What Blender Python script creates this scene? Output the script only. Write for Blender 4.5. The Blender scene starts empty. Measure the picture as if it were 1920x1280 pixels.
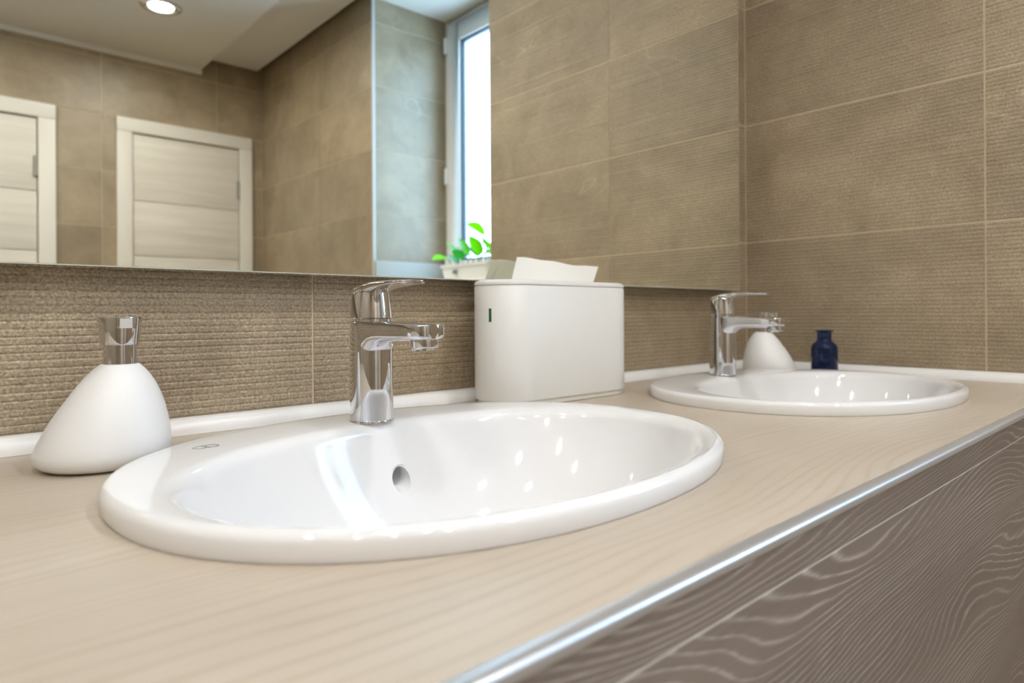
import bpy, bmesh, math, random
from mathutils import Matrix, Vector
random.seed(7)
PI = math.pi
scene = bpy.context.scene
C = scene.collection

# ------------------------------------------------------------------ measures
CT = 0.85                     # counter top height
CZ = CT + 0.1403              # camera height
YW = 0.8417                   # tiled face of the mirror wall
XR = 1.5756                   # tiled face of the right wall
YO = -2.4322                  # tiled face of the door wall
XL = -1.60                    # left wall
YM = 0.8101                   # mirror face
YF = 0.1906                   # counter front
ROW0, TH = CZ - 0.1224, 0.30  # first tile joint, row height
CEIL_LO, CEIL_HI = CZ + 1.43, CZ + 1.4923
XSTEP = 1.212                 # edge of the lower ceiling
NY0, NY1, NX = -1.0879, -0.2424, 1.997   # window niche
SILL = CZ + 0.135

# ------------------------------------------------------------------ camera
cam_d = bpy.data.cameras.new('camera')
cam = bpy.data.objects.new('camera', cam_d); C.objects.link(cam)
F = Vector((0.67057896, 0.74183759, 0.00092749))
R = Vector((0.74182751, -0.6705621, -0.00619875))
U = Vector((0.00397653, -0.00484479, 0.99998036))
m = Matrix.Identity(4)
for i in range(3):
    m[i][0], m[i][1], m[i][2] = R[i], U[i], -F[i]
m.translation = Vector((0, 0, CZ))
cam.matrix_world = m
cam_d.sensor_width = 36
cam_d.lens = 36 * 1223.37 / 1920
cam_d.shift_y = -(640 - 585.81) / 1920
cam_d.clip_start = 0.02
cam_d.dof.use_dof = True
cam_d.dof.focus_distance = 0.72
cam_d.dof.aperture_fstop = 5.0
scene.camera = cam

# ------------------------------------------------------------------ world, view
w = bpy.data.worlds.new('overcast_sky'); scene.world = w; w.use_nodes = True
bg = w.node_tree.nodes['Background']
bg.inputs[0].default_value = (0.44, 0.68, 1.0, 1); bg.inputs[1].default_value = 8.5
LAMP = 180.0
vs = scene.view_settings
vs.view_transform = 'Standard'; vs.look = 'None'; vs.gamma = 1; vs.use_curve_mapping = False
vs.exposure = 0.46
cy = scene.cycles
cy.max_bounces = 12; cy.diffuse_bounces = 6; cy.glossy_bounces = 8; cy.transmission_bounces = 8
cy.caustics_reflective = True; cy.caustics_refractive = True
cy.blur_glossy = 0.2
cy.sample_clamp_indirect = 12
# light portal in the window opening (guides sky light in)
pd = bpy.data.lights.new('window_right_offscreen', 'AREA'); pd.shape = 'RECTANGLE'
pd.size = 0.80; pd.size_y = 1.35; pd.cycles.is_portal = True
po = bpy.data.objects.new('window_right_offscreen', pd); C.objects.link(po)
po.location = (NX + 0.09, (NY0 + NY1) / 2, CZ + 0.815); po.rotation_euler = (0, PI / 2, 0)
po.rotation_euler = Matrix(((0, 0, 1), (1, 0, 0), (0, 1, 0))).to_euler()

# ------------------------------------------------------------------ helpers
def tag(o, label=None, cat=None, group=None, kind=None):
    if label: o['label'] = label
    if cat: o['category'] = cat
    if group: o['group'] = group
    if kind: o['kind'] = kind
    return o
def empty(name, loc=(0, 0, 0), rz=0):
    o = bpy.data.objects.new(name, None); C.objects.link(o)
    o.empty_display_size = 0.05; o.location = loc; o.rotation_euler = (0, 0, rz)
    return o
def mesh_from(bm, name):
    bmesh.ops.recalc_face_normals(bm, faces=bm.faces)
    me = bpy.data.meshes.new(name); bm.to_mesh(me); bm.free(); return me
def obj(name, bm, mat, parent=None, smooth=None, bevel=0):
    if bevel:
        bmesh.ops.remove_doubles(bm, verts=bm.verts, dist=1e-6)
        es = [e for e in bm.edges if len(e.link_faces) == 2 and e.calc_face_angle(0) > 0.6]
        bmesh.ops.bevel(bm, geom=es, offset=bevel, segments=3, profile=0.5, affect='EDGES', clamp_overlap=True)
    me = mesh_from(bm, name)
    return obj_me(name, me, mat, parent, smooth if smooth is not None else (30 if bevel else None))
def obj_me(name, me, mat, parent=None, smooth=None):
    o = bpy.data.objects.new(name, me); C.objects.link(o)
    if mat and not me.materials: me.materials.append(mat)
    if parent: o.parent = parent
    if smooth:
        me.shade_smooth()
        try: me.set_sharp_from_angle(angle=math.radians(smooth))
        except Exception: pass
    return o
def box(bm, x0, x1, y0, y1, z0, z1):
    vv = [bm.verts.new((x, y, z)) for z in (z0, z1) for y in (y0, y1) for x in (x0, x1)]
    for f in ((0, 2, 3, 1), (4, 5, 7, 6), (0, 1, 5, 4), (2, 6, 7, 3), (0, 4, 6, 2), (1, 3, 7, 5)):
        bm.faces.new([vv[i] for i in f])
    return bm
def bx(*a): return box(bmesh.new(), *a)
def loft(bm, rings, cap0=True, cap1=True, closed=True):
    vr = [[bm.verts.new(p) for p in r] for r in rings]
    n = len(vr[0])
    for a, b in zip(vr, vr[1:]):
        for i in range(n if closed else n - 1):
            j = (i + 1) % n
            bm.faces.new((a[i], a[j], b[j], b[i]))
    if cap0: bm.faces.new(list(reversed(vr[0])))
    if cap1: bm.faces.new(vr[-1])
    return bm
def circ(cx, cy_, z, r, n=32):
    return [(cx + r * math.cos(2 * PI * i / n), cy_ + r * math.sin(2 * PI * i / n), z) for i in range(n)]
def lathe(prof, n=32, cap0=True, cap1=True, c=(0, 0)):
    return loft(bmesh.new(), [circ(c[0], c[1], z, r, n) for r, z in prof], cap0, cap1)
def sell(a, b, ex, n, c=(0, 0)):
    out = []
    for i in range(n):
        t = 2 * PI * i / n; co, si = math.cos(t), math.sin(t)
        out.append((c[0] + a * math.copysign(abs(co) ** (2 / ex), co), c[1] + b * math.copysign(abs(si) ** (2 / ex), si)))
    return out
def tube(bm, pts, rad, n=10):
    rings = []
    for k, q in enumerate(pts):
        q = Vector(q); d = (Vector(pts[min(k + 1, len(pts) - 1)]) - Vector(pts[max(k - 1, 0)])).normalized()
        u = d.orthogonal().normalized(); v = d.cross(u)
        r = rad[k] if isinstance(rad, (list, tuple)) else rad
        rings.append([tuple(q + u * r * math.cos(2 * PI * i / n) + v * r * math.sin(2 * PI * i / n)) for i in range(n)])
    # keep rings untwisted
    return loft(bm, rings)
def copy_tree(o, parent=None):
    c = o.copy(); C.objects.link(c); c.parent = parent
    for ch in list(o.children): copy_tree(ch, c)
    return c

# ------------------------------------------------------------------ materials
def lin(r, g, b):
    f = lambda c: c / 12.92 if c <= 0.04045 else ((c + 0.055) / 1.055) ** 2.4
    return (f(r / 255), f(g / 255), f(b / 255), 1)
def pm(name, col, rough=0.5, metal=0.0, **kw):
    mt = bpy.data.materials.new(name); mt.use_nodes = True
    b = mt.node_tree.nodes['Principled BSDF']
    b.inputs['Base Color'].default_value = col
    b.inputs['Roughness'].default_value = rough
    b.inputs['Metallic'].default_value = metal
    for k, v in kw.items(): b.inputs[k.replace('_', ' ')].default_value = v
    return mt
class G:
    def __init__(s, mt): s.t = mt.node_tree; s.n = s.t.nodes; s.b = s.n['Principled BSDF']
    def new(s, ty, **kw):
        x = s.n.new(ty)
        for k, v in kw.items(): setattr(x, k, v)
        return x
    def link(s, a, b): s.t.links.new(a, b)
    def set(s, node, **kw):
        for k, v in kw.items():
            i = node.inputs[k.replace('_', ' ')]
            if hasattr(v, 'is_output'): s.link(v, i)
            else: i.default_value = v
        return node
    def math(s, op, a, b=None, c=None, clamp=False):
        x = s.new('ShaderNodeMath', operation=op, use_clamp=clamp)
        for i, v in enumerate((a, b, c)):
            if v is None: continue
            if hasattr(v, 'is_output'): s.link(v, x.inputs[i])
            else: x.inputs[i].default_value = v
        return x.outputs[0]
    def mix(s, f, a, b, bt='MIX'):
        x = s.new('ShaderNodeMix', data_type='RGBA', blend_type=bt)
        for i, v in ((0, f), (6, a), (7, b)):
            if hasattr(v, 'is_output'): s.link(v, x.inputs[i])
            else: x.inputs[i].default_value = v
        return x.outputs[2]
    def noise(s, vec, scale, detail=4, rough=0.55, dist=0.0):
        x = s.new('ShaderNodeTexNoise')
        s.set(x, Scale=scale, Detail=detail, Roughness=rough, Distortion=dist)
        if vec is not None: s.link(vec, x.inputs['Vector'])
        return x.outputs[0]
    def ramp(s, f, stops):
        x = s.new('ShaderNodeValToRGB'); e = x.color_ramp.elements
        while len(e) < len(stops): e.new(0.5)
        for el, (p, c) in zip(e, stops): el.position = p; el.color = c if len(c) == 4 else (*c, 1)
        s.link(f, x.inputs[0]); return x.outputs[0]
    def mapping(s, vec, scale=(1, 1, 1), loc=(0, 0, 0), rot=(0, 0, 0)):
        x = s.new('ShaderNodeMapping'); s.set(x, Scale=scale, Location=loc, Rotation=rot)
        s.link(vec, x.inputs[0]); return x.outputs[0]
    def bump(s, h, strength, dist=0.001):
        x = s.new('ShaderNodeBump'); s.set(x, Strength=strength, Distance=dist); s.link(h, x.inputs['Height'])
        s.link(x.outputs[0], s.b.inputs['Normal'])

def make_tile(name, rough=0.5, per_object=True, grit=1.0, tint=1.0):
    mt = pm(name, (0.3, 0.24, 0.17, 1), rough, Specular_IOR_Level=0.75); g = G(mt)
    tc = g.new('ShaderNodeTexCoord'); vec = tc.outputs['Object']
    oi = g.new('ShaderNodeObjectInfo'); rnd = oi.outputs['Random']
    if per_object:
        cmb = g.new('ShaderNodeCombineXYZ')
        g.link(g.math('MULTIPLY', rnd, 37.0), cmb.inputs[0]); g.link(g.math('MULTIPLY', rnd, 91.0), cmb.inputs[2])
        va = g.new('ShaderNodeVectorMath', operation='ADD'); g.link(vec, va.inputs[0]); g.link(cmb.outputs[0], va.inputs[1])
        vec = va.outputs[0]
    n1 = g.noise(vec, 5.0, 6, 0.6, 0.6)
    n2 = g.noise(vec, 22.0, 5, 0.6)
    n3 = g.noise(vec, 330.0, 4, 0.7)
    n4 = g.noise(vec, 1.6, 2, 0.5)
    T = lambda r_, g_, b_: tuple(min(1, c * tint) for c in lin(r_, g_, b_)[:3]) + (1,)
    col = g.ramp(n1, [(0.30, T(131, 115, 92)), (0.5, T(149, 132, 108)), (0.72, T(166, 150, 125))])
    col = g.mix(g.math('MULTIPLY', g.math('SUBTRACT', n2, 0.35, clamp=True), 0.9, clamp=True), col, T(173, 158, 129))
    col = g.mix(g.math('MULTIPLY', g.math('SUBTRACT', n4, 0.5, clamp=True), 1.5, clamp=True), col, T(120, 108, 92))
    # pale hair veins
    v = g.noise(g.mapping(vec, (2.2, 1, 3.4), rot=(0, 0.5, 0)), 1.15, 2, 0.5, 0.4)
    line = g.math('SUBTRACT', 1.0, g.math('MULTIPLY', g.math('ABSOLUTE', g.math('SUBTRACT', v, 0.56)), 260.0), clamp=True)
    msk = g.math('MULTIPLY', g.math('SUBTRACT', g.noise(vec, 3.1, 1), 0.50, clamp=True), 5.0, clamp=True)
    col = g.mix(g.math('MULTIPLY', line, g.math('MULTIPLY', msk, 0.5)), col, T(200, 188, 164))
    # grit speckle
    sp = g.math('MULTIPLY', g.math('SUBTRACT', n3, 0.5), 0.85 * grit)
    col = g.mix(1.0, col, g.ramp(g.math('ADD', sp, 0.5), [(0.30, (0.50, 0.48, 0.46)), (0.5, (1, 1, 1)), (0.70, (1.6, 1.6, 1.56))]), 'MULTIPLY')
    br = g.math('ADD', 0.93, g.math('MULTIPLY', rnd, 0.14)) if per_object else 1.0
    if per_object:
        hsv = g.new('ShaderNodeHueSaturation'); g.link(col, hsv.inputs['Color']); g.link(br, hsv.inputs['Value']); col = hsv.outputs[0]
    g.link(col, g.b.inputs['Base Color'])
    g.bump(g.math('ADD', g.math('MULTIPLY', n3, 0.6), g.noise(vec, 130.0, 3, 0.6)), 0.55 * grit, 0.0014)
    return mt
M = {}
M['tile_rough'] = make_tile('ridged_stoneware_tile', 0.46, True, 1.3)
M['tile'] = make_tile('smooth_stoneware_tile', 0.42, True, 0.6)
M['tile_plain'] = make_tile('plain_stoneware_wall', 0.5, False, 0.6)
M['grout'] = pm('beige_grout', lin(203, 188, 160), 0.85)
M['ceramic'] = pm('glazed_white_ceramic', (0.78, 0.78, 0.785, 1), 0.06)
M['dispenser'] = pm('satin_white_ceramic', (0.78, 0.78, 0.775, 1), 0.38)
M['plastic'] = pm('white_abs_plastic', (0.77, 0.77, 0.75, 1), 0.32)
M['plastic_base'] = pm('warm_white_plastic', (0.78, 0.76, 0.71, 1), 0.4)
M['chrome'] = pm('polished_chrome', (0.74, 0.74, 0.765, 1), 0.035, 1.0)
M['nozzle'] = pm('satin_nickel', (0.75, 0.75, 0.74, 1), 0.35, 0.6)
M['mesh_dark'] = pm('dark_aerator_mesh', (0.12, 0.12, 0.12, 1), 0.5, 0.6)
M['mirror'] = pm('silvered_mirror', (0.94, 0.94, 0.845, 1), 0.0, 1.0)
M['mirror_edge'] = pm('polished_glass_edge', (0.75, 0.80, 0.72, 1), 0.1)
M['mirror_back'] = pm('mirror_backing_board', (0.22, 0.19, 0.15, 1), 0.7)
M['alu'] = pm('brushed_aluminium', (0.84, 0.86, 0.90, 1), 0.34, 0.85)  # bluish lightened tint carries the window's reflection on the nosing
M['trim'] = pm('white_pvc_trim', (0.83, 0.83, 0.82, 1), 0.3)
M['ceiling'] = pm('matt_white_ceiling', (0.72, 0.70, 0.66, 1), 0.6)
M['pvc'] = pm('white_pvc_window', (0.80, 0.80, 0.79, 1), 0.3)
M['gasket'] = pm('dark_rubber_gasket', (0.035, 0.05, 0.07, 1), 0.5)
M['corner'] = pm('dimmed_white_corner_profile', (0.55, 0.55, 0.54, 1), 0.35)  # white profile with dimming put into its colour, as it looked too bright
M['upstand'] = pm('plain_grey_upstand', (0.42, 0.42, 0.40, 1), 0.5)
M['paper'] = pm('soft_white_paper', (0.87, 0.87, 0.83, 1), 0.9)
M['green_mark'] = pm('green_level_mark', (0.006, 0.11, 0.03, 1), 0.35)
M['print'] = pm('grey_printed_mark', (0.22, 0.24, 0.23, 1), 0.4)
M['hinge'] = pm('satin_steel_hinge', (0.30, 0.28, 0.25, 1), 0.5, 0.3)
def leafmat(name, c, tcol):
    mt = pm(name, c, 0.35); t_ = mt.node_tree; b = t_.nodes['Principled BSDF']
    tl = t_.nodes.new('ShaderNodeBsdfTranslucent'); tl.inputs[0].default_value = tcol
    ad = t_.nodes.new('ShaderNodeMixShader'); ad.inputs[0].default_value = 0.5
    t_.links.new(b.outputs[0], ad.inputs[1]); t_.links.new(tl.outputs[0], ad.inputs[2])
    t_.links.new(ad.outputs[0], t_.nodes['Material Output'].inputs[0]); return mt
M['leaf'] = leafmat('fresh_green_leaf', (0.10, 0.42, 0.01, 1), (0.22, 0.75, 0.0, 1))
M['leaf_dark'] = leafmat('deep_green_leaf', (0.03, 0.20, 0.03, 1), (0.03, 0.35, 0.02, 1))
M['soil'] = pm('potting_soil', (0.06, 0.04, 0.025, 1), 0.9)
M['floor'] = make_tile('floor_stoneware', 0.35, False, 0.4, 0.9)
M['cabinet_inside'] = pm('cabinet_board', (0.3, 0.27, 0.24, 1), 0.7)

gl = bpy.data.materials.new('deep_blue_glass'); gl.use_nodes = True; M['blue_glass'] = gl
b_ = gl.node_tree.nodes['Principled BSDF']
b_.inputs['Base Color'].default_value = (0.006, 0.035, 0.16, 1); b_.inputs['Roughness'].default_value = 0.03
b_.inputs['Transmission Weight'].default_value = 0.75; b_.inputs['IOR'].default_value = 1.45

wg = bpy.data.materials.new('window_glass'); wg.use_nodes = True; M['glass'] = wg
nt = wg.node_tree; nt.nodes.clear()
o_ = nt.nodes.new('ShaderNodeOutputMaterial'); mx = nt.nodes.new('ShaderNodeMixShader')
tr = nt.nodes.new('ShaderNodeBsdfTransparent'); gs = nt.nodes.new('ShaderNodeBsdfGlossy'); gs.inputs['Roughness'].default_value = 0.02
lw_ = nt.nodes.new('ShaderNodeLayerWeight'); pw_ = nt.nodes.new('ShaderNodeMath'); pw_.operation = 'POWER'; pw_.inputs[1].default_value = 5.0
fr = nt.nodes.new('ShaderNodeMath'); fr.operation = 'MULTIPLY_ADD'; fr.inputs[1].default_value = 0.5; fr.inputs[2].default_value = 0.04
nt.links.new(lw_.outputs['Facing'], pw_.inputs[0]); nt.links.new(pw_.outputs[0], fr.inputs[0])
tr.inputs[0].default_value = (0.95, 0.98, 0.99, 1)
nt.links.new(fr.outputs[0], mx.inputs[0]); nt.links.new(tr.outputs[0], mx.inputs[1]); nt.links.new(gs.outputs[0], mx.inputs[2]); nt.links.new(mx.outputs[0], o_.inputs[0])

def emis(name, col, s):
    mt = pm(name, (0.8, 0.8, 0.8, 1), 0.5); b = mt.node_tree.nodes['Principled BSDF']
    b.inputs['Emission Color'].default_value = col; b.inputs['Emission Strength'].default_value = s
    return mt
M['lamp'] = emis('lit_lamp_diffuser', (1.0, 0.985, 0.965, 1), LAMP)

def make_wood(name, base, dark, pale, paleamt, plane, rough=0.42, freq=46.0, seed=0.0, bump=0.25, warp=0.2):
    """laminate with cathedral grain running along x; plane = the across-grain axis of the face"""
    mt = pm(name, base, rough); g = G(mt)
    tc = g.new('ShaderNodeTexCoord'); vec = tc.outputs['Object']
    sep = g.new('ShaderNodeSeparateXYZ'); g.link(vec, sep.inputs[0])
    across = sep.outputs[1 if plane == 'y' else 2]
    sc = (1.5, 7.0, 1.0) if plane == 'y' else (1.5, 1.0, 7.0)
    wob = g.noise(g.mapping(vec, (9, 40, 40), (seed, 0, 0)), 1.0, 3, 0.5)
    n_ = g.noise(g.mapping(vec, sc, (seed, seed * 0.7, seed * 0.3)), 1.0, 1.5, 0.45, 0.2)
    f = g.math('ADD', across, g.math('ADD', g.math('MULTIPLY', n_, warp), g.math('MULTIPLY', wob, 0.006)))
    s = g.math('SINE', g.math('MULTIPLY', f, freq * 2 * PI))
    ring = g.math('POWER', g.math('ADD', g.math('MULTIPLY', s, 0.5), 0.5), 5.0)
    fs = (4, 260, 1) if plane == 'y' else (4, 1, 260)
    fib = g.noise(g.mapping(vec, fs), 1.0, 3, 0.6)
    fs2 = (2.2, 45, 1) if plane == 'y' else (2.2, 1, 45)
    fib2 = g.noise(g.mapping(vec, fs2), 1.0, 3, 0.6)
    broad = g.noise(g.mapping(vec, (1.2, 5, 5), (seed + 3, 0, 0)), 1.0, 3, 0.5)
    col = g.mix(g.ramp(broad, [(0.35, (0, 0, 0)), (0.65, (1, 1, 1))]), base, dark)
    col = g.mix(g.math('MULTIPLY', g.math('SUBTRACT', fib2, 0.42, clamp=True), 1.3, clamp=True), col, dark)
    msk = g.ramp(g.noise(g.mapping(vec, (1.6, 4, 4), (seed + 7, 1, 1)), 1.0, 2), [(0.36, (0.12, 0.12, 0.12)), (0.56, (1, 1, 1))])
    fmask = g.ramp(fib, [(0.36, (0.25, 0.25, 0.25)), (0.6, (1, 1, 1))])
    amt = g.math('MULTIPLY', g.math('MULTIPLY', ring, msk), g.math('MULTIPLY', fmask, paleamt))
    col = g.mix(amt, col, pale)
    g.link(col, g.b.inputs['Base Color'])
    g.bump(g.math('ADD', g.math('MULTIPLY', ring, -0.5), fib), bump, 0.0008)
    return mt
M['wood_top'] = make_wood('pale_oak_laminate', lin(199, 188, 172), lin(180, 167, 150), lin(140, 120, 98), 0.36, 'y', 0.40, 95, 1.7, 0.25, 0.17)
M['wood_front'] = make_wood('darker_grey_brown_laminate', lin(146, 134, 125), lin(124, 112, 104), lin(214, 207, 199), 0.62, 'z', 0.45, 165, 4.3, 0.4, 0.21)  # darker and greyer than the countertop laminate, with pale grain lines

def make_door():
    mt = pm('whitewashed_wood', lin(225, 218, 206), 0.5); g = G(mt)
    tc = g.new('ShaderNodeTexCoord')
    n = g.noise(g.mapping(tc.outputs['Object'], (1.6, 1, 26)), 1.0, 4, 0.6)
    g.link(g.ramp(n, [(0.3, lin(206, 200, 190)), (0.7, lin(224, 218, 208))]), g.b.inputs['Base Color'])
    return mt
M['door'] = make_door()
M['casing'] = pm('white_door_casing', lin(222, 218, 210), 0.45)

# ------------------------------------------------------------------ room shell
def struct(name, bm, mat, label=None, parent=None):
    o = obj(name, bm, mat, parent)
    if not parent: tag(o, kind='structure')
    if label: o['label'] = label
    return o
JR = 0.0016          # how far joints lie behind the tile faces
J = 0.0030           # joint width
floor = struct('floor', bx(XL - .1, XR + .05, YO - .1, YW + .1, -0.1, 0), M['floor'], 'brown stoneware bathroom floor')
wall_back = struct('wall_back', bx(XL, XR + .1, YW + JR, YW + .12, 0, 2.6), M['grout'], 'beige ridged tile wall carrying the long mirror')
bm = bmesh.new()
box(bm, XR + JR, XR + .12, NY1 + JR, YW + JR, 0, 2.6)
box(bm, XR + JR, XR + .12, YO - .1, NY0 - JR, 0, 2.6)
box(bm, XR + JR, XR + .12, NY0, NY1, 0, SILL - .03)
box(bm, XR + .12, NX + .16, NY1 + JR, NY1 + .1, 0.3, 2.6)
box(bm, XR + .12, NX + .16, NY0 - .1, NY0 - JR, 0.3, 2.6)
box(bm, XR + .12, NX + .16, NY0, NY1, SILL - .2, SILL - .03)
wall_right = struct('wall_right', bm, M['grout'], 'beige tiled side wall with the deep window niche')
wall_door = struct('wall_front', bx(XL, XR + .1, YO - .12, YO - JR, 0, 2.6), M['grout'], 'beige tiled wall with two white doors')
wall_left = struct('wall_left', bx(XL - .12, XL, YO - .1, YW + .1, 0, 2.6), M['tile_plain'], 'beige stoneware side wall')
struct('ceiling', bx(XL, XSTEP, YO - .05, YW + .05, CEIL_LO, CEIL_LO + .02), M['ceiling'], 'lower matt white ceiling panel with round downlights')
bm = bmesh.new()
GAP = 0.045        # open joint between raised ceiling and walls
box(bm, XSTEP, XR - GAP, YO + GAP, YW + .05, CEIL_HI, CEIL_HI + .02)
box(bm, XR - GAP, NX + .16, NY0 - .0, NY1, CEIL_HI, CEIL_HI + .02)
box(bm, XSTEP - .004, XSTEP, YO, YW, CEIL_LO + .02, CEIL_HI + .02)
struct('ceiling', bm, M['ceiling'], 'raised matt white ceiling strip along the window side')
struct('trim_1', bx(XL, XSTEP + .006, YO - .001, YO + .022, CEIL_LO - .022, CEIL_LO - .0005), M['trim'], 'white strip edging the lower ceiling above the doors')
struct('ceiling', bx(XL - .12, NX + .16, YO - .12, YW + .12, 2.6, 2.7), M['ceiling'], 'structural slab above the hung ceiling panels')
struct('trim_2', bx(XR - .0015, XR + .012, NY0 - .012, NY0 + .0008, SILL, CEIL_HI), M['corner'], 'slim white corner profile on the far edge of the window niche')

# counter-to-wall trims (convex white profile)
def trim_prof(n=8, d=0.0222, h=0.0182):
    p = [(0, 0)]
    p.append((d, 0)); p.append((d, 0.003))
    for i in range(1, n + 1):
        t = i / n * PI / 2
        p.append((d * 0.35 + d * 0.65 * math.cos(t), 0.003 + (h - 0.003) * math.sin(t)))
    p.append((0, h)); return p
bm = bmesh.new(); pr = trim_prof()
loft(bm, [[(x, YW - d, CT + z + .0003) for d, z in pr] for x in (XL, XR)])
o = struct('trim_3', bm, M['trim'], 'white rounded sealing trim along the counter under the mirror'); o.data.shade_smooth(); o.data.set_sharp_from_angle(angle=0.6)
bm = bmesh.new()
loft(bm, [[(XR - d, y, CT + z + .0003) for d, z in pr] for y in (YF + .006, YW)])
o = struct('trim_4', bm, M['trim'], 'white rounded sealing trim where counter meets the side wall'); o.data.shade_smooth(); o.data.set_sharp_from_angle(angle=0.6)

# ---- tiles (each its own part of its wall)
tile_cache = {}
def tile_mesh(w_, h_, ridged, var):
    key = (round(w_, 4), round(h_, 4), ridged, var)
    if key in tile_cache: return tile_cache[key]
    bm = bmesh.new(); rnd = random.Random(hash(key) & 0xffff)
    if ridged:
        n = max(2, round(h_ / 0.00825)); p = h_ / n; prof = []
        for i in range(n):
            dpt = rnd.uniform(.0007, .0013); off = rnd.uniform(-.00015, .0004)
            z = -h_ / 2 + i * p
            for u, d in ((0, dpt), (.09, off + .0005), (.24, off), (.78, off + .0001), (.91, off + .0006)):
                prof.append((z + u * p, d))
        prof.append((h_ / 2, .0012))
    else:
        prof = [(-h_ / 2, .0006), (-h_ / 2 + .0008, 0), (h_ / 2 - .0008, 0), (h_ / 2, .0006)]
    prof = [(-h_ / 2, .006)] + prof + [(h_ / 2, .006)]
    loft(bm, [[(x, d, z) for z, d in prof] for x in (-w_ / 2, w_ / 2)])
    me = mesh_from(bm, 'tile'); me.materials.append(M['tile_rough'] if ridged else M['tile'])
    tile_cache[key] = me; return me
tile_n = [0]
def put_tile(wall, a0, a1, z0, z1, place, ridged):
    """place(a, z) -> (location, rotation about z)"""
    w_, h_ = a1 - a0 - J, z1 - z0 - J
    if w_ < .01 or h_ < .01: return
    tile_n[0] += 1
    me = tile_mesh(w_, h_, ridged, tile_n[0] % 3)
    o = bpy.data.objects.new('tile', me); C.objects.link(o); o.parent = wall
    loc, rz = place((a0 + a1) / 2, (z0 + z1) / 2)
    o.location = loc; o.rotation_euler = (0, 0, rz)
def rows(z0, z1):
    e = [z0]
    k = math.floor((z0 - ROW0) / TH) + 1
    while ROW0 + k * TH < z1 - .004: e.append(ROW0 + k * TH); k += 1
    return [(a, b) for a, b in zip(e, e[1:] + [z1]) if b - a > .006]
TILE_TOP = CEIL_HI + .09
for a0, a1 in ((XL, -.7848), (-.7848, -.1949), (-.1949, .3951), (.3951, .9853), (.9853, XR)):
    for z0, z1 in rows(0.72, CEIL_LO):
        put_tile(wall_back, a0, a1, z0, z1, lambda a, z: ((a, YW, z), 0), True)
for a0, a1 in ((NY1, .3315), (.3315, YW)):
    for z0, z1 in rows(0.0, TILE_TOP):
        put_tile(wall_right, a0, a1, z0, z1, lambda a, z: ((XR, a, z), -PI / 2), True)
for a0, a1 in ((YO, -2.24), (-2.24, -1.64), (-1.64, NY0 - .012)):
    for z0, z1 in rows(0.0, TILE_TOP):
        put_tile(wall_right, a0, a1, z0, z1, lambda a, z: ((XR, a, z), -PI / 2), False)
for a0, a1 in ((NY0 - .012, -.77), (-.77, NY1)):
    for z0, z1 in rows(0.0, SILL - .03):
        put_tile(wall_right, a0, a1, z0, z1, lambda a, z: ((XR, a, z), -PI / 2), False)
for z0, z1 in rows(SILL, CEIL_HI):
    put_tile(wall_right, XR + .012, NX - .001, z0, z1, lambda a, z: ((a, NY0, z), PI), False)
    put_tile(wall_right, XR + .012, NX - .001, z0, z1, lambda a, z: ((a, NY1 - .006 + .006, z), 0), False)
DOORS = ((0.7812, 1.504), (-0.205, 0.5097))
xs = [XL, -1.055, -.465, .125, .715, 1.305, XR]
for a0, a1 in zip(xs, xs[1:]):
    for z0, z1 in rows(0.0, CEIL_LO if a1 < 1.3 else TILE_TOP):
        if any(d0 < a0 and a1 < d1 and z1 < CZ + 1.05 for d0, d1 in DOORS): continue
        top = z1
        put_tile(wall_door, a0, a1, z0, top, lambda a, z: ((a, YO, z), PI), False)

# ------------------------------------------------------------------ doors
def door(n, x0, x1, label):
    """x0..x1 outer casing"""
    cw, top = 0.074, CZ + 1.078
    d = empty('door_%d' % n, ((x0 + x1) / 2, YO, 0)); tag(d, label, kind='structure')
    hw = (x1 - x0) / 2
    obj('casing', bx(-hw, -hw + cw, .0005, .024, 0, top - cw), M['casing'], d, bevel=.003)
    obj('casing', bx(hw - cw, hw, .0005, .024, 0, top - cw), M['casing'], d, bevel=.003)
    obj('casing', bx(-hw, hw, .0005, .024, top - cw, top), M['casing'], d, bevel=.003)
    lw = hw - cw
    lf = obj('door_leaf', bx(-lw + .004, lw - .004, .0005, .006, .005, top - cw - .006), M['door'], d)
    edges = [.01, .42, .72, CZ + .03, CZ + .33, CZ + .63, top - cw - .008]
    for a, b in zip(edges, edges[1:]):
        obj('panel', bx(-lw + .006, lw - .006, .005, .0125, a + .004, b - .004), M['door'], lf, bevel=.0015)
    for z in (.25, CZ + .755):
        hg = bmesh.new(); loft(hg, [circ(lw - .009, .0185, z + k, .010, 12) for k in (-.05, .05)]); obj('hinge', hg, M['hinge'], d, 30)
    hd = bmesh.new()
    tube(hd, [(-lw + .05, .012, 1.02), (-lw + .05, .055, 1.02)], .009); box(hd, -lw + .04, -lw + .16, .048, .062, 1.011, 1.029)
    obj('door_handle', hd, M['chrome'], d, bevel=.002)
    return d
door(1, DOORS[0][0], DOORS[0][1], 'white panelled door standing near the corner by the window wall')
door(2, DOORS[1][0], DOORS[1][1], 'white panelled door farther from the window wall')

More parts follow.
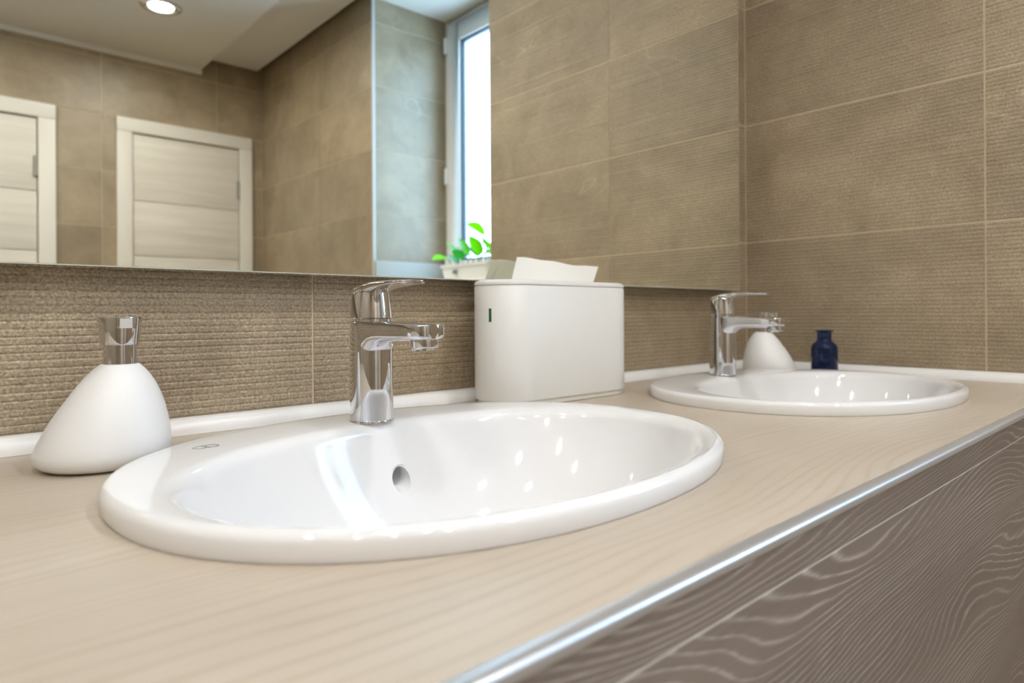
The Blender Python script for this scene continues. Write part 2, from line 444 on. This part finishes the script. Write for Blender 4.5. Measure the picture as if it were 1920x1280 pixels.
# ------------------------------------------------------------------ window
win = empty('window_1', (NX, (NY0 + NY1) / 2, 0)); tag(win, 'tall white plastic window set deep in the tiled niche', kind='structure')
hw = (NY1 - NY0) / 2; zb, zt = SILL + .0, CEIL_HI
def frame(name, y0, y1, z0, z1, t, x0, x1, mat, bevel=.004):
    bm = bmesh.new()
    box(bm, x0, x1, y0, y0 + t, z0, z1); box(bm, x0, x1, y1 - t, y1, z0, z1)
    box(bm, x0, x1, y0 + t, y1 - t, z0, z0 + t); box(bm, x0, x1, y0 + t, y1 - t, z1 - t, z1)
    return obj(name, bm, mat, win, bevel=bevel)
frame('window_frame', -hw, hw, zb, zt, .045, 0, .075, M['pvc'])
frame('sash', -hw + .030, hw - .030, zb + .03, zt - .03, .098, -.012, .062, M['pvc'])
frame('gasket', -hw + .126, hw - .126, zb + .126, zt - .126, .012, .002, .022, M['gasket'], 0)
obj('pane', bx(.014, .020, -hw + .128, hw - .128, zb + .128, zt - .128), M['glass'], win)
for z in (CZ + .696, CZ + 1.358, CZ + .25):
    hg = bmesh.new(); loft(hg, [circ(-.018, -hw + .026, z + k, .009, 12) for k in (-.04, -.038, .038, .04)]); obj('hinge', hg, M['pvc'], win, 30)
obj('window_sill', bx(XR - .022 - NX, 0, -hw + .0005, hw - .0005, SILL - .03, SILL), M['trim'], win, bevel=.006)
obj('sill_upstand', bx(XR + .004 - NX, -.001, -hw - .0005, -hw + .010, SILL, CZ + .252), M['upstand'], win, bevel=.003)

# planter on the sill
pl = empty('planter', (1.70, -.50, SILL)); tag(pl, 'low white rectangular planter of green leafy plants on the window sill', 'planter')
def rrect(hx, hy, r, z, n=5):
    out = []
    for cx, cy_, a in ((hx - r, hy - r, 0), (-hx + r, hy - r, PI / 2), (-hx + r, -hy + r, PI), (hx - r, -hy + r, 1.5 * PI)):
        for i in range(n + 1):
            t = a + i / n * PI / 2; out.append((cx + r * math.cos(t), cy_ + r * math.sin(t), z))
    return out
bm = bmesh.new()
loft(bm, [rrect(.045, .145, .015, 0), rrect(.053, .155, .015, .058), rrect(.058, .160, .015, .0585), rrect(.058, .160, .015, .070), rrect(.052, .154, .012, .070), rrect(.050, .150, .012, .055)])
obj('pot', bm, M['plastic'], pl, 35)
obj('soil', bx(-.047, .047, -.147, .147, .055, .060), M['soil'], pl)
obj('water_gauge', bx(-.0605, -.052, -.062, -.040, .030, .046), M['print'], pl)
rl = random.Random(3)
def leaf_mesh(L, Wd, fold, curl):
    bm = bmesh.new(); n = 9; rows_ = []
    for i in range(n + 1):
        t = i / n; wd = Wd * (math.sin(PI * t ** .8) ** .8 if 0 < t < 1 else 0.02)
        z = curl * math.sin(t * PI * .55) * L; x = t * L
        rows_.append([(x, -wd, z + fold * wd), (x, -wd * .5, z + fold * wd * .35), (x, 0, z), (x, wd * .5, z + fold * wd * .35), (x, wd, z + fold * wd)])
    vr = [[bm.verts.new(p) for p in r] for r in rows_]
    for a, b in zip(vr, vr[1:]):
        for i in range(4): bm.faces.new((a[i], a[i + 1], b[i + 1], b[i]))
    me = mesh_from(bm, 'leaf'); me.shade_smooth(); return me
LV = [leaf_mesh(.088, .033, .3, .2), leaf_mesh(.07, .030, .25, -.2), leaf_mesh(.065, .030, .3, .1)]
for mlf, mat in zip(LV, ('leaf', 'leaf', 'leaf_dark')): mlf.materials.append(M[mat])
for k, (x, y, h, az, el, kind) in enumerate((
        (-.02, -.135, .035, -2.0, -.15, 0), (.0, -.10, .085, -1.2, .3, 1), (-.02, -.05, .030, 2.9, .55, 2), (-.03, -.07, .035, -2.2, .75, 0),
        (.01, .02, .040, -1.4, .9, 2), (.0, .05, .035, 1.2, .3, 2), (-.02, .105, .120, -2.4, .35, 0), (-.02, .12, .045, -2.7, .9, 0),
        (.02, -.02, .045, .7, .5, 2), (.0, .135, .03, 1.8, .5, 0), (.02, .08, .07, 2.4, .6, 1), (.01, -.13, .02, -1.7, .6, 2), (-.03, .03, .03, -2.9, 1.0, 1), (-.03, .07, .04, 3.0, .8, 0), (-.02, -.015, .04, -2.0, .9, 0))):
    st = bmesh.new(); tube(st, [(x, y, .058), (x * .8, y + .003, .06 + h * .6), (x, y, .06 + h)], [.0022, .0018, .0014], 6)
    so = obj('stem', st, M['leaf_dark'], pl, 60)
    lo = bpy.data.objects.new('leaf', LV[kind]); C.objects.link(lo); lo.parent = so
    lo.location = (x, y, .06 + h); lo.rotation_euler = (rl.uniform(-.5, .5), -el, az)

# ------------------------------------------------------------------ downlights
def downlight():
    t = empty('ceiling_downlight', (0, 0, CEIL_LO))
    bm = bmesh.new()
    n = 40
    loft(bm, [circ(0, 0, z, r, n) for r, z in ((.088, -.0005), (.088, -.003), (.083, -.007), (.064, -.008), (.055, -.004), (.052, -.001))], True, False)
    obj('ring', bm, M['chrome'], t, 40)
    obj('diffuser', lathe([(.050, -.0012), (.050, -.0050), (.040, -.0075), (.020, -.0085)], 32), M['lamp'], t, 60)
    return t
dl = downlight()
for i, (x, y) in enumerate([(x, y) for y in (-1.704, -.86, -.04) for x in (.826, -.03, -.89)]):
    o = dl if i == 0 else copy_tree(dl)
    o.location = (x, y, CEIL_LO)
    if i == 0:
        tag(o, 'round glowing downlight in the ceiling before the doors, reflected in the mirror', 'ceiling light', 'downlights in the lower ceiling')
    else:
        o.name = 'ceiling_downlight_offscreen'
        for ch in o.children:
            if ch.name.startswith('diffuser'): ch.name = 'diffuser_offscreen'
        tag(o, 'round chrome ringed ceiling downlight outside the mirror reflection', 'ceiling light', 'downlights in the lower ceiling')

# ------------------------------------------------------------------ mirror
MX1 = 1.485; MZ0 = CZ + .0527; MZ1 = CZ + 1.25; MX0 = -1.45
mir = empty('wall_mirror', ((MX0 + MX1) / 2, YW, MZ0)); tag(mir, 'long frameless wall mirror hung above the counter', 'mirror')
hw = (MX1 - MX0) / 2; hh = MZ1 - MZ0; f0 = YM - YW
obj('edge_glass', bx(-hw, hw, f0 + .0006, f0 + .006, 0, hh), M['mirror_edge'], mir)
obj('mirror_pane', bx(-hw + .0012, hw - .0012, f0, f0 + .0005, .0012, hh - .0012), M['mirror'], mir)
obj('backing_board', bx(-hw + .004, hw - .004, f0 + .006, -.0004, .004, hh - .004), M['mirror_back'], mir)

# ------------------------------------------------------------------ counter with basin cut-outs
BA, BB, BEX = .295, .23, 2.16
BASINS = (((.3849, .5098), .0687), ((1.1359, .5028), 0.0))
ctop = empty('countertop', (0, YF, CT)); tag(ctop, 'long pale oak laminate countertop holding both washbasins', 'countertop')
bm = bmesh.new()
x0, x1, y0, y1 = XL + .001, XR - .0003, YF + .0118, YW - .0003
def loop(pts):
    vv = [bm.verts.new((x, y - YF, 0)) for x, y in pts]
    return [bm.edges.new((vv[i], vv[(i + 1) % len(vv)])) for i in range(len(vv))]
es = loop([(x0, y0), (x1, y0), (x1, y1), (x0, y1)])
for (cx, cy_), rot in BASINS:
    c, s = math.cos(rot), math.sin(rot)
    es += loop([(cx + u * c - v * s, cy_ + u * s + v * c) for u, v in sell(BA * .968, BB * .968, BEX, 64)])
r_ = bmesh.ops.triangle_fill(bm, use_beauty=True, edges=es, normal=(0, 0, 1))
top_faces = [f for f in bm.faces]
ex = bmesh.ops.extrude_face_region(bm, geom=top_faces)
bmesh.ops.translate(bm, verts=[v for v in ex['geom'] if isinstance(v, bmesh.types.BMVert)], vec=(0, 0, -.031))
obj('slab', bm, M['wood_top'], ctop)
# aluminium nosing
bm = bmesh.new()
pr = [(.0118, -.0020), (.0118, .0004), (.0110, .0009), (.0060, .0011), (.0025, .0008), (.0008, -.0001), (.0, -.0014), (0, -.0056), (.0062, -.0056), (.0118, -.0056)]
loft(bm, [[(x, d, z) for d, z in pr] for x in (x0, x1)])
obj('edge_strip', bm, M['alu'], ctop, 50)
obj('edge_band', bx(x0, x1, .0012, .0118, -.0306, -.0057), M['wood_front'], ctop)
cab = empty('vanity_cabinet', (0, YF, 0)); tag(cab, 'darker grey-brown laminate vanity front below the countertop', 'cabinet')
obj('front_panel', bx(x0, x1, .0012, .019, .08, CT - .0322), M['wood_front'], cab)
obj('joint_strip', bx(x0, x1, .0018, .012, CT - .0322, CT - .0311), M['plastic_base'], cab)
obj('plinth', bx(x0, x1, .05, .066, 0, .08), M['cabinet_inside'], cab)

# ------------------------------------------------------------------ washbasin
def basin_mesh():
    n = 128
    outer = lambda ins: sell(BA - ins, BB - ins, BEX, n)
    IA, IB, IC = .2560, .1685, -.0365
    inner = lambda e: sell(IA + e, IB + e, 2.1, n, (0, IC))
    D = .150
    def zb(t): return .0052 - D * (1 - t ** 4)
    R_ = []
    R_.append([(x, y, .0004) for x, y in outer(.0015)])
    R_.append([(x, y, .0040) for x, y in outer(0)])
    for k in range(0, 7):
        t = k / 6 * PI / 2
        R_.append([(x, y, .0115 + .0065 * math.sin(t)) for x, y in outer(.0065 * (1 - math.cos(t)))])
    A, B = outer(.0065), inner(.017)
    for k in (1, 2, 3):
        f = k / 4; R_.append([(a[0] * (1 - f) + b[0] * f, a[1] * (1 - f) + b[1] * f, .018 + .0004 * math.sin(PI * f)) for a, b in zip(A, B)])
    for e, z in ((.017, .0179), (.0125, .0174), (.0085, .0161), (.0052, .0139), (.0028, .0112), (.0010, .0082), (0, .0052)):
        R_.append([(x, y, z) for x, y in inner(e)])
    for t in (.985, .965, .94, .91, .87, .82, .76, .68, .58, .46, .34, .22, .12):
        R_.append([(x * t, IC + (y - IC) * t, zb(t)) for x, y in inner(0)])
    bm = bmesh.new(); loft(bm, R_, False, True)
    # outside of the bowl
    S_ = [R_[0]]
    S_.append([(x, y, .0004) for x, y in sell(BA * .955, BB * .955, BEX, n)])
    for t, z in ((1.0, -.01), (.97, -.045), (.90, -.09), (.78, -.125), (.55, -.155), (.2, -.163)):
        S_.append([(x * t, IC * t ** 0 + (y - IC) * t, z) for x, y in inner(.005)])
    loft(bm, S_, False, True)
    bmesh.ops.remove_doubles(bm, verts=bm.verts, dist=1e-5)
    return bm
HOLE = (.0205, .1150, -.0450)
bm = basin_mesh(); bmesh.ops.recalc_face_normals(bm, faces=bm.faces)
me = bpy.data.meshes.new('basin_raw'); bm.to_mesh(me); bm.free()
tmp = bpy.data.objects.new('basin_raw', me); C.objects.link(tmp)
cb = bmesh.new()
loft(cb, [[(HOLE[0] + .0115 * math.cos(2 * PI * i / 28), HOLE[1] + d, HOLE[2] + .0125 * math.sin(2 * PI * i / 28) + d * .25) for i in range(28)] for d in (-.03, .04)])
cm = mesh_from(cb, 'cut'); cut = bpy.data.objects.new('cut', cm); C.objects.link(cut)
md = tmp.modifiers.new('b', 'BOOLEAN'); md.object = cut; md.operation = 'DIFFERENCE'; md.solver = 'EXACT'; md.material_mode = 'TRANSFER'
me.materials.append(M['ceramic']); cm.materials.append(M['ceramic'])
bpy.context.view_layer.update()
bme = bpy.data.meshes.new_from_object(tmp.evaluated_get(bpy.context.evaluated_depsgraph_get()))
bpy.data.objects.remove(tmp); bpy.data.objects.remove(cut)
bme.name = 'basin_body'
def washbasin(loc, rz, label, mark):
    t = empty('washbasin', (loc[0], loc[1], CT), rz); tag(t, label, 'washbasin')
    obj_me('basin_body', bme, M['ceramic'], t, 38)
    bm = bmesh.new()      # overflow channel behind the hole
    rr = [[(HOLE[0] + r * math.cos(2 * PI * i / 24), HOLE[1] + d, HOLE[2] + r * math.sin(2 * PI * i / 24) + d * .25) for i in range(24)] for r, d in ((.0150, .004), (.0150, .030), (.001, .031))]
    loft(bm, rr, False, True); obj('overflow_channel', bm, M['ceramic'], t, 40)
    obj('drain', lathe([(.033, -.1455), (.033, -.1425), (.030, -.1415), (.024, -.1425), (.022, -.141), (.012, -.1375), (.002, -.137)], 32, c=(0, -.0365)), M['chrome'], t, 40)
    if mark:                # printed emblem: two rings with a slanted stroke between them
        c, s = math.cos(-rz), math.sin(-rz); dx, dy = .1945 - loc[0], .6393 - loc[1]
        bm = bmesh.new(); cx, cy_ = dx * c - dy * s, dx * s + dy * c
        def ring(ox, oy, r0, r1, a0, a1, n=28):
            L = []
            for i in range(n + 1):
                a = a0 + (a1 - a0) * i / n
                L.append([(cx + ox + r * math.cos(a), cy_ + oy + r * math.sin(a), .0186) for r in (r0, r1)])
            vr = [[bm.verts.new(p) for p in q] for q in L]
            for a, b in zip(vr, vr[1:]): bm.faces.new((a[0], a[1], b[1], b[0]))
        ring(-.0052, 0, .0048, .0066, .5, 2 * PI - .35)
        ring(.0052, 0, .0046, .0067, -2.5, 2.7)
        vv = [bm.verts.new((cx + x, cy_ + y, .0187)) for x, y in ((-.0022, .0058), (-.0006, .0062), (.0022, -.0058), (.0004, -.0062))]
        bm.faces.new(vv)
        ex = bmesh.ops.extrude_face_region(bm, geom=list(bm.faces))
        bmesh.ops.translate(bm, verts=[v for v in ex['geom'] if isinstance(v, bmesh.types.BMVert)], vec=(0, 0, -.0006))
        obj('printed_mark', bm, M['print'], t)
    return t
washbasin(BASINS[0][0], BASINS[0][1], 'oval white drop-in washbasin with a small grey printed emblem on its rim', True)
washbasin(BASINS[1][0], BASINS[1][1], 'oval white drop-in washbasin near the side wall with the blue bottle behind', False)

# ------------------------------------------------------------------ faucet (spout towards -y)
def rsec(hx, z0, z1, y, ex=3.2, n=28):
    hz = (z1 - z0) / 2; cz = (z0 + z1) / 2; out = []
    for i in range(n):
        t = 2 * PI * i / n; c, s = math.cos(t), math.sin(t)
        out.append((hx * math.copysign(abs(c) ** (2 / ex), c), y, cz + hz * math.copysign(abs(s) ** (2 / ex), s)))
    return out
def ssec(hx, zt, side, zb, y):
    """flat-topped spout section: crisp top edges, upright sides, rounded belly"""
    e = .0012; out = [(-hx + e, y, zt), (-hx * .5, y, zt + .0004), (0, y, zt + .0005), (hx * .5, y, zt + .0004), (hx - e, y, zt), (hx - e * .3, y, zt - e * .3), (hx, y, zt - e)]
    zs = zt - side; n = 14
    out.append((hx, y, zt - side * .5))
    for i in range(n + 1):
        a = PI * i / n; out.append((hx * math.cos(a), y, zs - (zs - zb) * math.sin(a) ** .8))
    out += [(-hx, y, zt - side * .5), (-hx, y, zt - e), (-hx + e * .3, y, zt - e * .3)]
    return out
def faucet(loc, label):
    t = empty('faucet', (loc[0], loc[1], CT + .0182)); tag(t, label, 'faucet', 'chrome mixer taps on the basins')
    obj('base_ring', lathe([(.0250, 0), (.0250, .0015), (.0246, .0022)], 40), M['chrome'], t, 40)
    obj('body', lathe([(.0246, .0018), (.0246, .003), (.0243, .05), (.0240, .108), (.0236, .1125), (.0222, .1140)], 48), M['chrome'], t, 35)
    bm = bmesh.new(); S_ = []
    for y, hx, zt_, sd, zb_ in ((.006, .0200, .1136, .0130, .050), (-.006, .0218, .1138, .0130, .062), (-.016, .0222, .1138, .0128, .073), (-.025, .0216, .1136, .0126, .0830), (-.035, .0206, .1133, .0124, .0885), (-.048, .0200, .1129, .0120, .0908),
                                (-.064, .0200, .1123, .0118, .0915), (-.080, .0204, .1118, .0116, .0920), (-.092, .0210, .1114, .0114, .0928), (-.104, .0210, .1111, .0112, .0936), (-.112, .0196, .1109, .0111, .0944), (-.118, .0170, .1107, .0110, .0952), (-.1215, .0130, .1106, .0109, .0960), (-.1235, .0060, .1104, .0108, .0968)):
        S_.append(ssec(hx, zt_, sd, zb_, y))
    loft(bm, S_); obj('spout', bm, M['chrome'], t, 42)
    ar = lathe([(.0145, .0), (.0145, -.010), (.0135, -.0125), (.0118, -.0125), (.0112, -.009)], 32)
    mt = Matrix.Translation((0, -.1055, .0972)) @ Matrix.Rotation(math.radians(-9), 4, 'X')
    bmesh.ops.transform(ar, matrix=mt, verts=ar.verts); a = obj('aerator', ar, M['chrome'], t, 40)
    dm = lathe([(.0112, -.0092), (.0112, -.0098)], 24); bmesh.ops.transform(dm, matrix=mt, verts=dm.verts); obj('aerator_mesh', dm, M['mesh_dark'], a)
    obj('collar', lathe([(.0212, .1136), (.0212, .1168)], 40), M['chrome'], t, 40)
    # handle cap: tapering, top slanting up towards the lever
    bm = bmesh.new(); S_ = []
    for k, (r, z, sl, oy) in enumerate(((.0228, .1165, 0, 0), (.0242, .1178, 0, 0), (.0240, .1215, 0, 0), (.0225, .134, .02, 0), (.0208, .1445, .08, .0), (.0200, .1475, .14, 0), (.0184, .1490, .16, 0))):
        S_.append([(x, y + oy, z - sl * y) for x, y, _ in circ(0, 0, 0, r, 40)])
    loft(bm, S_); obj('handle_cap', bm, M['chrome'], t, 40)
    bm = bmesh.new(); S_ = []
    for y, hx, zt_, zb_ in ((.0205, .0100, .1475, .1440), (.0185, .0150, .1495, .1440), (.010, .0180, .1532, .1445), (0, .0188, .1560, .1450), (-.012, .0182, .1580, .1455), (-.024, .0172, .1590, .1475), (-.036, .0166, .1592, .1498), (-.050, .0170, .1590, .1514),
                            (-.064, .0176, .1587, .1522), (-.076, .0176, .1584, .1527), (-.085, .0160, .1581, .1531), (-.090, .0125, .1578, .1534), (-.0925, .0075, .1574, .1538)):
        S_.append(rsec(hx, zb_, zt_, y, 2.6))
    loft(bm, S_); obj('lever', bm, M['chrome'], t, 45)
    dt = lathe([(.0022, 0), (.0022, .0006), (.0012, .0010)], 16); mt = Matrix.Translation((0, -.0202, .1455)) @ Matrix.Rotation(math.radians(84), 4, 'X')
    bmesh.ops.transform(dt, matrix=mt, verts=dt.verts); obj('indicator_dot', dt, M['nozzle'], t, 40)
    return t
faucet((.3830, .6653), 'chrome single-lever faucet on the washbasin with the printed emblem')
faucet((1.1486, .6639), 'chrome single-lever faucet on the washbasin near the side wall')

# ------------------------------------------------------------------ soap dispensers
def dispenser(loc, skew_az, nozzle_az, label):
    t = empty('soap_dispenser', (loc[0], loc[1], CT), 0); tag(t, label, 'soap dispenser', 'white soap dispensers')
    sx, sy = math.cos(skew_az), math.sin(skew_az)
    tab = ((0.0003, 0.0400, 0.0000), (0.0009, 0.0440, 0.0003), (0.0030, 0.0492, 0.0008), (0.0065, 0.0535, 0.0015), (0.0105, 0.0558, 0.0023), (0.0160, 0.0561, 0.0032), (0.0240, 0.0544, 0.0047), (0.0330, 0.0518, 0.0065), (0.0440, 0.0480, 0.0087), (0.0560, 0.0428, 0.0114), (0.0665, 0.0375, 0.0135), (0.0760, 0.0321, 0.0148), (0.0840, 0.0265, 0.0158), (0.0895, 0.0218, 0.0163), (0.0930, 0.0180, 0.0167), (0.0943, 0.0165, 0.0169), (0.0948, 0.0152, 0.0170))
    bm = bmesh.new(); loft(bm, [circ(sx * s, sy * s, z, r, 48) for z, r, s in tab]); obj('bottle', bm, M['dispenser'], t, 50)
    c = (sx * .0170, sy * .0170)
    obj('collar', lathe([(.0142, .0940), (.0142, .1135)], 36, c=c), M['chrome'], t, 40)
    hd = obj('pump_head', lathe([(.0150, .1128), (.0164, .1135), (.0186, .1372), (.0184, .1384), (.0172, .1390)], 40, c=c), M['chrome'], t, 35)
    bm = bmesh.new(); box(bm, .0, .030, -.0055, .0055, .1288, .1382)
    mt = Matrix.Translation((c[0], c[1], 0)) @ Matrix.Rotation(nozzle_az, 4, 'Z'); bmesh.ops.transform(bm, matrix=mt, verts=bm.verts)
    obj('nozzle', bm, M['chrome'], t, bevel=.0008)
    bm = bmesh.new(); box(bm, .030, .0306, -.005, .005, .1293, .1377); bmesh.ops.transform(bm, matrix=mt, verts=bm.verts)
    obj('nozzle_tip', bm, M['nozzle'], t)
    return t
dispenser((.1250, .7180), -.60, -1.60, 'white soap dispenser with chrome pump beside the emblem-printed washbasin')
dispenser((1.4180, .7010), 2.45, -1.45, 'white soap dispenser with chrome pump in the corner behind the faucet')

# ------------------------------------------------------------------ paper towel box
tb = empty('towel_box', (.775, .755, CT)); tag(tb, 'white oval paper towel box with a green level slot, between the washbasins', 'towel box')
def stad(hl, r, z, n=20):
    out = []
    for i in range(n + 1):
        a = -PI / 2 + PI * i / n; out.append((hl + r * math.cos(a), r * math.sin(a), z))
    for i in range(n + 1):
        a = PI / 2 + PI * i / n; out.append((-hl + r * math.cos(a), r * math.sin(a), z))
    return out
HL, RB = .097, .055
bm = bmesh.new(); loft(bm, [stad(HL, RB - .006, .0004), stad(HL, RB - .0045, .0015), stad(HL, RB - .0045, .0090)]); obj('base', bm, M['plastic_base'], tb, 40)
bm = bmesh.new(); loft(bm, [stad(HL, RB - .003, .0090), stad(HL, RB - .0008, .0098), stad(HL, RB, .0120), stad(HL, RB, .1805), stad(HL, RB - .0008, .1815), stad(HL, RB - .003, .1820)]); obj('body', bm, M['plastic'], tb, 40)
bm = bmesh.new(); loft(bm, [stad(HL, RB - .003, .1818), stad(HL, RB - .001, .1828), stad(HL, RB + .0002, .1840), stad(HL, RB - .0002, .1870), stad(HL, RB - .003, .1895), stad(HL, RB - .008, .1908), stad(HL, RB - .02, .1914)])
lid = obj('lid', bm, M['plastic'], tb, 40)
cb = bmesh.new(); loft(cb, [[(x + .026, y + .0225, z) for x, y, z in stad(.106, .008, q)] for q in (.1838, .21)])
cutm = mesh_from(cb, 'slot_cut'); cut = bpy.data.objects.new('slot_cut', cutm); C.objects.link(cut); cut.location = tb.location
md = lid.modifiers.new('slot', 'BOOLEAN'); md.object = cut; md.operation = 'DIFFERENCE'; md.solver = 'EXACT'
bpy.context.view_layer.update()
lme = bpy.data.meshes.new_from_object(lid.evaluated_get(bpy.context.evaluated_depsgraph_get()))
lid.modifiers.clear(); lid.data = lme; bpy.data.objects.remove(cut)
# level mark on the rounded end
a = math.radians(196)
bm = bmesh.new()
P = Matrix.Translation((-HL, 0, .1375)) @ Matrix.Rotation(a, 4, 'Z')
pts = [(RB + d, y, z) for d in (-.001, .0004) for y, z in ((-.0022, -.010), (.0022, -.010), (.0022, .010), (-.0022, .010))]
vv = [bm.verts.new(P @ Vector(q)) for q in pts]
for f in ((0, 1, 2, 3), (7, 6, 5, 4), (0, 4, 5, 1), (1, 5, 6, 2), (2, 6, 7, 3), (3, 7, 4, 0)): bm.faces.new([vv[i] for i in f])
obj('level_mark', bm, M['green_mark'], tb)
# towel sheet
def sheet(x0b, x1b, x0t, x1t, h, y_, amp, ph, nx=26, nz=8, th=.0009):
    bm = bmesh.new(); G_ = []
    for side in (0, 1):
        g = []
        for j in range(nz + 1):
            v = j / nz; row = []
            for i in range(nx + 1):
                u = i / nx
                x = (x0b + (x0t - x0b) * v) * (1 - u) + (x1b + (x1t - x1b) * v) * u
                yy = y_ + amp * math.sin(u * 7 + ph) * (.3 + v) + .006 * v * math.sin(u * 3 + ph) + side * th
                top = h * (1 - .12 * u + .05 * math.sin(u * 6 + ph) + .015 * math.sin(u * 17))
                row.append(bm.verts.new((x, yy, .184 + top * v)))
            g.append(row)
        G_.append(g)
    for s, g in enumerate(G_):
        for j in range(nz):
            for i in range(nx):
                q = (g[j][i], g[j][i + 1], g[j + 1][i + 1], g[j + 1][i]); bm.faces.new(q if s == 0 else q[::-1])
    a_, b_ = G_
    rim = [(j, 0) for j in range(nz)] + [(nz, i) for i in range(nx)] + [(nz - j, nx) for j in range(nz)] + [(0, nx - i) for i in range(nx)]
    for k in range(len(rim)):
        (j0, i0), (j1, i1) = rim[k], rim[(k + 1) % len(rim)]
        bm.faces.new((a_[j0][i0], a_[j1][i1], b_[j1][i1], b_[j0][i0]))
    return bm
tw = empty('paper_towel', (.775, .755, CT)); tag(tw, 'folded white paper towel sticking out of the towel box', 'paper towel')
obj('sheet', sheet(-.078, .118, -.060, .138, .046, .019, .0022, 0.4), M['paper'], tw, 80)
obj('sheet', sheet(-.066, .112, -.046, .126, .043, .0235, .0020, 1.1), M['paper'], tw, 80)

# ------------------------------------------------------------------ blue bottle
bt = empty('glass_bottle', (1.488, .611, CT)); tag(bt, 'small dark blue glass bottle standing by the side wall', 'bottle')
prof = [(.0230, .0003), (.0262, .0012), (.0275, .0040), (.0277, .055), (.0270, .0615), (.0245, .0670), (.0200, .0710), (.0160, .0740), (.0147, .0775), (.0147, .0925), (.0160, .0945), (.0190, .0962), (.0194, .0975), (.0188, .0988), (.0150, .0990),
        (.0122, .0980), (.0122, .0770), (.0140, .0730), (.0185, .0690), (.0228, .0645), (.0248, .0590), (.0252, .0090), (.0230, .0065), (.0100, .0060)]
obj('bottle_body', lathe(prof, 40), M['blue_glass'], bt, 50)
